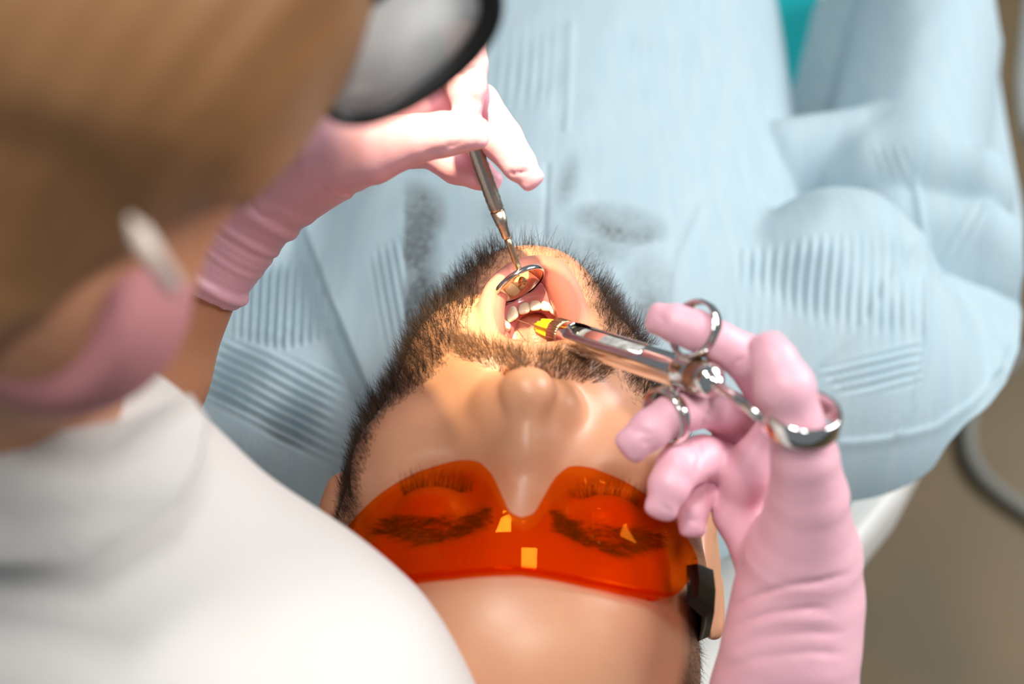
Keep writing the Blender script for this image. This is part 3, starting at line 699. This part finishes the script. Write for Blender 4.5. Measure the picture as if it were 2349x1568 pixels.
# ================================================================== syringe
syr = thing('dental_syringe', 'chrome ring-handled dental syringe with a yellow needle hub', 'syringe')
s0 = P(1297, 768, .572); s1 = P(1628, 872, .505); AX = s1 - s0; LB = np.linalg.norm(AX); AX /= LB
RB = .0064
view_ = -FW - AX * (-FW @ AX); view_ /= np.linalg.norm(view_); sid = np.cross(AX, view_)
if sid @ UP < 0: sid = -sid
# barrel: open sided tube with a long window
mb = MB(); nA, nL = 48, 60; an = np.arange(nA) / nA * 2 * math.pi
xs = np.linspace(0, LB - .012, nL)
wdir = view_ * .55 + sid * .83
def bring(r): return [s0 + AX * x + r(x) * (np.cos(an)[:, None] * wdir + np.sin(an)[:, None] * np.cross(AX, wdir)) for x in xs]
ro = lambda x: RB * (.86 + .14 * min(1, x / .006)); outer_ = bring(ro); inner_ = bring(lambda x: ro(x) - .0009)
vv = np.concatenate(outer_ + inner_); Kk = nL * nA
def open_(i, j):
    a = (an[j] + math.pi / nA + math.pi) % (2 * math.pi) - math.pi; x = xs[i]
    return .006 < x < LB - .034 and (abs(a) < .72 * min(1, ((x - .004) / .006)) or abs(abs(a) - math.pi) < .72)
qs = []
for i in range(nL - 1):
    for j in range(nA):
        j2 = (j + 1) % nA
        if open_(i, j): continue
        qs.append((i * nA + j, i * nA + j2, (i + 1) * nA + j2, (i + 1) * nA + j)); qs.append((Kk + i * nA + j, Kk + (i + 1) * nA + j, Kk + (i + 1) * nA + j2, Kk + i * nA + j2))
        for (jn, e) in ((j - 1, j), (j2, j2)):
            if open_(i, jn % nA): qs.append((i * nA + e, (i + 1) * nA + e, Kk + (i + 1) * nA + e, Kk + i * nA + e))
        for (in_, e) in ((i - 1, i), (i + 1, i + 1)):
            if 0 <= in_ < nL - 1 and open_(in_, j): qs.append((e * nA + j, e * nA + j2, Kk + e * nA + j2, Kk + e * nA + j))
for e in (0, nL - 1):
    for j in range(nA): j2 = (j + 1) % nA; qs.append((e * nA + j, e * nA + j2, Kk + e * nA + j2, Kk + e * nA + j))
mb.add(vv, qs); mb.build('barrel', M_chrome, syr)
M_cart = mat('cartridge_glass', (.52, .53, .50), .12, .0, coat=.8, var=(260, (.22, .20, .18), .8))
mb = MB(); mb.lathe(s0, AX, [(.002, 0), (.002, .0045), (.008, .0049), (LB - .03, .0049), (LB - .03, 0)], 28); cart = mb.build('cartridge', M_cart, syr)
mb = MB(); mb.lathe(s0, AX, [(.0075, .00495), (.0075, .00502), (.0125, .00502), (.0125, .00495)], 28); mb.build('stopper', M_dark, cart)
mb = MB(); mb.lathe(s0, AX, [(.0165, .00495), (.0165, .00502), (.026, .00502), (.026, .00495)], 28); mb.build('print_band', mat('red_print', (.62, .20, .15), .5), cart)
# knurled cap, hub, needle
mb = MB(); mb.lathe(s0, AX, [(-.0062, 0), (-.0062, .0052), (-.0056, .0059), (-.0050, .0061), (-.0002, .0061), (.0006, .0058), (.0008, .0050)], 144, 36, .022); mb.build('knurled_cap', M_brass, syr)
mb = MB(); mb.lathe(s0, AX, [(-.0190, 0), (-.0190, .0020), (-.0165, .0024), (-.0158, .0034), (-.0110, .0040), (-.0050, .0046)], 72, 6, .12); mb.build('needle_hub', M_yellow, syr)
mb = MB(); mb.lathe(s0, AX, [(-.0365, 0), (-.033, .00018), (-.0185, .0002)], 10); mb.build('needle', M_hub, syr)
# collar, end knob
ce0 = s0 + AX * (LB - .0145)
mb = MB(); mb.lathe(ce0, AX, [(-.0005, RB * .9), (-.0005, RB * 1.08), (.0012, RB * 1.10), (.0018, RB * 1.0), (.0080, RB * 1.0)], 40); mb.build('collar', M_chrome, syr)
mb = MB(); mb.lathe(ce0, AX, [(.0065, RB * .95), (.007, RB * 1.02), (.0125, RB * 1.02)], 120, 40, .015); mb.build('grip_sleeve', M_brass, syr)
mb = MB(); mb.lathe(ce0, AX, [(.0125, RB * 1.0), (.0135, RB * 1.04), (.0160, RB * .93), (.0178, RB * .66), (.0185, RB * .40), (.0200, .0021), (.0205, 0)], 40); mb.build('end_knob', M_chrome, syr)
# plunger rod and thumb ring
tr_c = P(1838, 958, .474); tr_n = UP * .84 - FW * .54 + RT * .05; tr_n /= np.linalg.norm(tr_n)
TR = 88 * .474 / FPX - .0007
r0 = s1 + AX * .000; r1 = tr_c - (RT * .995 - UP * .02) * (TR + .0012)
mb = MB(); mb.tube([r0 - AX * .01, r0, r0 * .5 + r1 * .5, r1], [.0019, .0019, .0019, .0020], 18); mb.build('plunger_rod', M_chrome, syr)
mb = MB(); mb.band(tr_c, tr_n, TR, .0041, .0011, 64); mb.build('thumb_ring', M_chrome, syr)
# finger rings with their bows
ur_c = P(1594, 755, .512); lr_c = P(1528, 955, .516)
ur_n = -RT * .74 - FW * .62 + UP * .26; lr_n = -RT * .80 - FW * .55 - UP * .22
for c, n_ in ((ur_c, ur_n), (lr_c, lr_n)):
    mb = MB(); mb.band(c, n_, 64 * .514 / FPX, .0024, .0010, 56); mb.build('finger_ring', M_chrome, syr)
bow_c = ce0 + AX * .001
for c in (ur_c, lr_c):
    dv = (bow_c - c); dv /= np.linalg.norm(dv); mb = MB(); mb.tube([c + dv * .0098, c + dv * .0125, bow_c - dv * .004], [.0016, .0014, .0020], 14); mb.build('bow', M_chrome, syr)

# ================================================================== the dentist
dent = thing('person', 'person in white coat and pink gloves leaning in with dental mirror and syringe', 'person')
def hand(name, lo, hi, h, palm, fingers, grooves=(), kp=.006, kf=.0015, mat_=M_glove, wr=None, kj=.007):
    """palm: chain pieces joined softly; each finger flows into the palm but keeps a crease against its neighbours"""
    base = Vol(lo, hi, h)
    for pr in palm:
        if isinstance(pr[0], tuple): base.add(pr[0], pr[1])
        else: base.add(pr, kp)
    out = base.a.copy()
    for fpts in fingers:
        fv = Vol(lo, hi, h); fv.chain(fpts, kf)
        (tp, tr_), (tq, _) = fpts[-1], fpts[-2]; td = tp - tq; td /= np.linalg.norm(td); sd_ = np.cross(td, FW); sd_ /= np.linalg.norm(sd_)
        fv.add(cap_(tp + td * tr_ * .62 + sd_ * tr_ * .55, tp + td * tr_ * .62 - sd_ * tr_ * .55, tr_ * .40, tr_ * .40), .003)   # blunt moulded glove tip
        b = fv.a; d = base.a; hh = np.clip(kj - np.abs(b - d), 0, None) / kj
        out = np.minimum(out, np.minimum(b, d) - hh * hh * kj * .25)
    base.a = out
    for line, near, far_d, r_, dep in grooves:   # creases pressed into the side that faces up; positive depth sinks, negative raises
        line = np.asarray(line, float); a3 = np.array([P(*p, near) for p in line] + [P(*p, far_d) for p in line])
        def f(x, y, z, line=line):
            q = [x - CAM[0], y - CAM[1], z - CAM[2]]; d = q[1] * FW[1] + q[2] * FW[2]
            px = CX + FPX * q[0] / d; py = CY - FPX * (q[1] * UP[1] + q[2] * UP[2]) / d; dm = np.float32(1e9); acc = 0.; n = len(line) - 1
            for k, (a, b) in enumerate(zip(line[:-1], line[1:])):
                ba = b - a; t = np.clip(((px - a[0]) * ba[0] + (py - a[1]) * ba[1]) / (ba @ ba), 0, 1); di = np.hypot(px - a[0] - t * ba[0], py - a[1] - t * ba[1])
                acc = np.where(di < dm, (k + t) / n, acc); dm = np.minimum(dm, di)
            fade = np.clip(np.minimum(acc, 1 - acc) * 5, 0, 1) * ((d > near) & (d < far_d))
            return dep * np.exp(-(dm / r_) ** 2) * fade
        base.op((f, a3.min(0) - .004, a3.max(0) + .004), 0, 'bump')
    if wr is not None: base.op((wr, lo, hi), 0, 'bump')
    vv, qq = base.mesh(name, 2)
    return link(name, mesh_np(name, vv, qq), mat_, dent)
def pc(a, b): A, B = PJ(*a), PJ(*b); return cap_(A[0], B[0], A[1], B[1])
def box_of(pts, pad):
    q = np.array([P(*p[:3]) for p in pts]); return q.min(0) - pad, q.max(0) + pad

# right hand on the syringe
thumb = [PJ(1846, 1240, .503, 116), PJ(1854, 1140, .491, 92), PJ(1846, 1050, .481, 77), PJ(1822, 962, .474, 64), PJ(1800, 890, .470, 70), PJ(1774, 825, .473, 54), PJ(1766, 806, .475, 44)]
index = [PJ(1800, 935, .535, 62), PJ(1716, 822, .515, 55), PJ(1650, 784, .512, 47), PJ(1594, 757, .511, 47), PJ(1545, 740, .512, 44), PJ(1522, 734, .513, 36)]
middle = [PJ(1780, 1010, .570, 62), PJ(1700, 968, .546, 60), PJ(1628, 926, .522, 53), PJ(1540, 952, .515, 47), PJ(1490, 986, .512, 48), PJ(1462, 1010, .511, 42)]
ring = [PJ(1780, 1090, .572, 60), PJ(1690, 1065, .552, 57), PJ(1612, 1050, .526, 53), PJ(1556, 1072, .517, 53), PJ(1534, 1115, .514, 48), PJ(1522, 1150, .513, 38)]
little = [PJ(1780, 1160, .575, 50), PJ(1690, 1140, .560, 45), PJ(1632, 1116, .541, 42), PJ(1598, 1130, .531, 42), PJ(1588, 1170, .527, 38), PJ(1588, 1197, .526, 31)]
palm = [pc((1790, 940, .556, 60), (1750, 1080, .558, 66)), pc((1750, 1080, .558, 66), (1720, 1160, .556, 56)), (pc((1772, 975, .522, 36), (1712, 1085, .524, 50)), .006), (pc((1712, 1085, .524, 50), (1688, 1180, .532, 46)), .008), pc((1688, 1180, .532, 46), (1820, 1340, .53, 122)),
        (pc((1856, 1170, .498, 84), (1842, 1270, .508, 132)), .0025), (pc((1842, 1270, .510, 132), (1830, 1380, .518, 143)), .003), pc((1830, 1380, .518, 143), (1815, 1480, .522, 150)), pc((1815, 1480, .522, 150), (1798, 1590, .53, 160)), pc((1798, 1590, .53, 160), (1740, 1800, .55, 175))]
lo_, hi_ = box_of([(1430, 680, .50), (2010, 1820, .47), (1430, 1800, .58), (2010, 680, .58)], .02)
gr = [([(1655, 1405), (1720, 1372), (1800, 1345), (1870, 1335), (1955, 1312)], .40, .52, 6, .0013), ([(1648, 1462), (1710, 1425), (1770, 1405), (1840, 1396), (1910, 1392)], .40, .52, 6, .0011),
      ([(1650, 1500), (1740, 1462), (1850, 1450), (1950, 1452)], .40, .52, 9, .0006), ([(1640, 1545), (1740, 1508), (1860, 1495), (1950, 1500)], .40, .52, 9, .0006), ([(1700, 1440), (1800, 1424), (1930, 1420)], .40, .52, 8, -.0005),
      ([(1735, 872), (1790, 862), (1845, 845)], .43, .49, 4, .0006), ([(1738, 955), (1750, 935), (1770, 948)], .43, .49, 4, .0006), ([(1632, 880), (1626, 930), (1604, 990)], .49, .53, 3.5, .0011),
      ([(1600, 1005), (1606, 1045), (1592, 1100)], .49, .54, 3.5, .0011), ([(1672, 856), (1690, 830), (1716, 815)], .48, .53, 3.5, .0011), ([(1680, 862), (1698, 842), (1722, 832)], .48, .53, 3, .0007),
      ([(1622, 1090), (1630, 1112), (1626, 1150)], .50, .55, 3, .0009), ([(1440, 985), (1470, 990), (1500, 1000)], .48, .53, 4, .0007), ([(1455, 1040), (1470, 1015), (1500, 1012)], .48, .53, 4, .0007),
      ([(1505, 720), (1525, 735), (1515, 760)], .48, .53, 4, .0008), ([(1500, 1150), (1520, 1158), (1540, 1175)], .48, .53, 4, .0008), ([(1565, 1195), (1580, 1190), (1602, 1196)], .49, .54, 4, .0007)]
hand('glove', lo_, hi_, .0010, palm, [thumb, index, middle, ring, little], gr, kj=.0025)

# left hand with the mirror
thumb = [PJ(740, 350, .565, 110), PJ(850, 345, .558, 78), PJ(955, 318, .552, 56), PJ(1020, 308, .550, 52), PJ(1070, 306, .549, 42), PJ(1085, 306, .549, 34)]
index = [PJ(850, 190, .585, 70), PJ(960, 105, .570, 58), PJ(1066, 96, .556, 50), PJ(1072, 150, .551, 47), PJ(1072, 205, .549, 44), PJ(1072, 250, .549, 33), PJ(1071, 262, .549, 27)]
middle = [PJ(880, 260, .590, 66), PJ(1030, 215, .578, 56), PJ(1095, 240, .570, 52), PJ(1150, 320, .566, 50), PJ(1192, 378, .564, 40), PJ(1212, 402, .564, 29)]
ring = [PJ(860, 330, .600, 62), PJ(990, 330, .590, 55), PJ(1050, 375, .583, 48), PJ(1100, 400, .580, 36), PJ(1122, 413, .579, 26)]
little = [PJ(830, 330, .615, 58), PJ(930, 300, .610, 50), PJ(960, 330, .604, 44)]
palm = [pc((700, 330, .58, 130), (860, 250, .592, 100)), pc((860, 250, .592, 100), (870, 180, .59, 80)), pc((700, 330, .58, 130), (560, 440, .585, 140)), pc((780, 350, .572, 95), (600, 440, .58, 120)),
        pc((560, 440, .585, 136), (500, 530, .588, 132)), pc((500, 530, .588, 132), (432, 625, .59, 140))]
lo_, hi_ = box_of([(230, 20, .53), (1280, 760, .53), (230, 760, .64), (1280, 20, .64)], .02)
axw = P(432, 625, .59) - P(600, 400, .583); axw /= np.linalg.norm(axw); w0 = P(432, 625, .59)
def cuff_cut(x, y, z):                            # the glove ends in a straight cuff with a rolled rim, wrinkled above it
    t = (x - w0[0]) * axw[0] + (y - w0[1]) * axw[1] + (z - w0[2]) * axw[2]
    roll = -.0022 * np.exp(-((t + .0045) / .0022) ** 2)
    s_ = (x - w0[0]) * 90 + (z - w0[2]) * 60
    wr = (.00030 * np.sin(t * 1500 + 3.2 * np.sin(s_ * 1.3)) + .00030 * np.sin(t * 830 + 4 * np.sin(s_ * .8 + 1))) * np.exp(-((t + .026) / .016) ** 2) + .0009 * np.sin(t * 560 + 2.2 * np.sin(s_ * .5)) * np.exp(-((t + .040) / .008) ** 2)
    return roll + wr + np.clip(t - .0005, 0, None) * 60
gr = [([(725, 415), (770, 440), (830, 440)], .50, .59, 6, .0011), ([(735, 430), (780, 452), (815, 452)], .50, .59, 5, -.0008), ([(970, 355), (1010, 345), (1040, 335)], .50, .57, 4, .0006), ([(1020, 330), (1045, 335), (1062, 322)], .50, .57, 4, .0006),
      ([(1024, 160), (1060, 175), (1098, 150)], .50, .56, 4, .0016), ([(1040, 150), (1070, 140), (1095, 135)], .50, .56, 4, .0008), ([(1082, 215), (1092, 235), (1088, 255)], .50, .56, 3.5, .0007),
      ([(1165, 395), (1190, 398), (1214, 390)], .52, .58, 3.5, .0012), ([(1172, 320), (1186, 318), (1196, 312)], .52, .58, 3.5, .0008), ([(560, 440), (600, 495), (660, 500)], .50, .60, 5, .0012)]
hand('glove', lo_, hi_, .0010, palm, [thumb, index, middle, ring, little], gr, wr=cuff_cut)

# body: head, neck, trunk and arms as one surface, mostly under hair and coat
ctl = [(-1500, -1300, .36), (1500, 2900, .36), (-1500, 2900, .9), (2100, -1300, .75)]
q_ = np.array([P(*p) for p in [(-900, -1500, .36), (1250, -1500, .36), (-900, 2600, .75), (1950, 2600, .75), (-900, 2600, .30), (1950, 1400, .56)]])
Vd = Vol(q_.min(0) - .05, q_.max(0) + .05, .003)
Vd.add(pc((60, -330, .37, 840), (60, -330, .37, 840)))
Vd.add(pc((330, 150, .345, 380), (140, 470, .355, 290)), .02)
Vd.add(pc((130, 650, .36, 285), (130, 650, .36, 285)), .02)
Vd.add(pc((40, 650, .38, 290), (-150, 1350, .54, 330)), .02)
Vd.add(pc((-200, 1500, .52, 600), (-300, 2500, .62, 800)), .03)
Vd.add(pc((150, 1700, .50, 420), (560, 1900, .50, 430)), .03)
Vd.add(pc((560, 1900, .50, 430), (1150, 2500, .56, 350)), .03)
Vd.add(pc((1150, 2500, .56, 350), (1740, 1800, .55, 160)), .02)
Vd.add(pc((-600, 1650, .66, 400), (-200, 1500, .68, 300)), .03)
Vd.add(pc((-200, 1500, .68, 280), (300, 850, .60, 170)), .02)
Vd.add(pc((300, 850, .60, 168), (450, 600, .588, 120)), .01)
vv, qq = Vd.mesh('body', 2); link('body', mesh_np('body', vv, qq), M_dskin, dent)
# hair: combed back over the whole head
Vh = Vol(P(60, -330, .37) - .17, P(60, -330, .37) + .17, .0025)
Vh.add(pc((60, -330, .37, 872), (60, -330, .37, 872)))
Vh.add(pc((150, 100, .34, 520), (-50, 480, .35, 420)), .03)
Vh.sub(pc((760, 420, .30, 260), (480, 640, .31, 190)), .01)
Vh.sub(pc((480, 760, .35, 260), (-100, 950, .36, 260)), .01)
hair_ax = P(500, 700, .36) - P(1000, -200, .36); hair_ax /= np.linalg.norm(hair_ax); hair_n = np.cross(hair_ax, FW)
Vh.op((lambda x, y, z: .0005 * np.sin((x * hair_n[0] + y * hair_n[1] + z * hair_n[2]) * 700 + 3 * np.sin((x * hair_ax[0] + y * hair_ax[1] + z * hair_ax[2]) * 25)), Vh.lo, Vh.lo + Vh.n * Vh.h), 0, 'bump')
vv, qq = Vh.mesh('hair', 2); link('hair', mesh_np('hair', vv, qq), M_dhair, dent)
# mask and ear loop
Vm = Vol(P(130, 650, .36) - .09, P(130, 650, .36) + .09, .002)
Vm.add(pc((150, 672, .352, 284), (150, 672, .352, 284)))
Vm.sub(pc((-70, 520, .315, 300), (20, 1000, .315, 230)), .01)
Vm.sub(pc((330, 330, .315, 250), (-100, 400, .33, 270)), .01)
vv, qq = Vm.mesh('mask', 2); link('mask', mesh_np('mask', vv, qq), M_mask, dent)
mb = MB(); mb.tube(spline([P(300, 505, .290), P(330, 550, .279), P(360, 600, .280), P(398, 655, .29)], 6), [.0010] * 4 + [.0019] * 15, 14); mb.build('ear_loop', M_loop, dent)
# white coat
Vc = Vol(q_.min(0) - .05, q_.max(0) + .05, .003)
Vc.add(pc((140, 1200, .46, 395), (530, 1690, .475, 505)))
Vc.add(pc((530, 1690, .475, 505), (620, 1900, .49, 500)), .02)
Vc.add(pc((-500, 1330, .47, 440), (60, 1300, .45, 395)), .03)
Vc.add(pc((-200, 1600, .52, 700), (-300, 2500, .62, 900)), .04)
Vc.add(pc((620, 1900, .49, 500), (1150, 2500, .56, 400)), .03)
Vc.add(pc((1150, 2500, .56, 400), (1640, 1960, .55, 230)), .02)
Vc.add(pc((-600, 1650, .66, 450), (-200, 1500, .68, 330)), .03)

for pts_, r_, dp in [([(380, 1150, .39), (420, 1290, .39), (520, 1310, .395)], .006, .004), ([(-50, 1500, .36), (250, 1480, .365), (560, 1500, .37)], .008, .006), ([(380, 1150, .40), (350, 1400, .38)], .004, .003)]:
    sp_ = spline([P(*p) for p in pts_], 6)
    for a, b in zip(sp_[:-1], sp_[1:]):
        f, l, h2 = cap_(a, b, 0, 0); Vc.op((lambda x, y, z, f=f: dp * np.exp(-(f(x, y, z) / r_) ** 2), l - 3 * r_, h2 + 3 * r_), 0, 'bump')
vv, qq = Vc.mesh('coat', 2); link('coat', mesh_np('coat', vv, qq), M_coat, dent)
mb = MB(); cp = [P(-160, 975, .385), P(150, 985, .385), P(300, 960, .388), P(428, 905, .40), P(470, 965, .40), P(450, 1060, .388), P(400, 1160, .380), P(200, 1290, .368), P(-160, 1290, .37)]
mb.prism(cp, FW * .006); o = mb.build('collar', M_coat, dent, smooth=True)

# ================================================================== dentist's eyeglasses
spec_ = thing('eyeglasses', 'black framed eyeglasses worn by the person in the white coat', 'eyeglasses')
M_pale_lens = bpy.data.materials.new('spectacle_lens'); M_pale_lens.use_nodes = True; nt = M_pale_lens.node_tree; b_ = nt.nodes['Principled BSDF']
b_.inputs['Base Color'].default_value = (.9, .9, .88, 1); b_.inputs['Roughness'].default_value = .25; b_.inputs['Coat Weight'].default_value = 1  # whitish, nearly opaque base paints the bright reflection into the lens
tb = nt.nodes.new('ShaderNodeBsdfTransparent'); ms = nt.nodes.new('ShaderNodeMixShader'); ms.inputs[0].default_value = .86
nt.links.new(tb.outputs[0], ms.inputs[1]); nt.links.new(b_.outputs[0], ms.inputs[2]); nt.links.new(ms.outputs[0], nt.nodes['Material Output'].inputs[0])
for (lx, ly, ld, sc) in ((925, 98, .375, 1.), (1330, -260, .43, 1.)):
    c = P(lx, ly, ld); mj = RT * .80 + UP * .60; mnr = np.cross(mj, FW); mnr /= np.linalg.norm(mnr)
    if mnr @ UP > 0: mnr = -mnr
    A_, B_ = 232 * ld / FPX, 104 * ld / FPX
    tl = mnr * .75 + FW * .66; tl /= np.linalg.norm(tl); nl = np.cross(mj, tl)
    an = np.linspace(0, 2 * math.pi, 49)[:-1]
    spw = lambda x, e: np.sign(x) * np.abs(x) ** e
    rimp = c + np.outer(spw(np.cos(an), .85) * A_, mj) + np.outer(spw(np.sin(an), .85) * B_ / .75, tl)
    mb = MB(); mb.tube(rimp, .0019 * (1 + .9 * np.clip(np.cos(an - .55), 0, 1)), 12, closed=True); fr_ = mb.build('rim', M_black, spec_)
    mb = MB(); mb.prism(rimp, nl * .0015); mb.build('lens', M_pale_lens, spec_, smooth=False)
mb = MB(); mb.tube(spline([P(1098, -20, .378), P(1120, -60, .38), P(1160, -110, .40)], 5), .0022, 10); mb.build('bridge', M_black, spec_)
mb = MB(); mb.tube(spline([P(738, 235, .375), P(620, 190, .375), P(300, 0, .33), P(0, -100, .30)], 6), .0024, 10); mb.build('temple_arm', M_black, spec_)
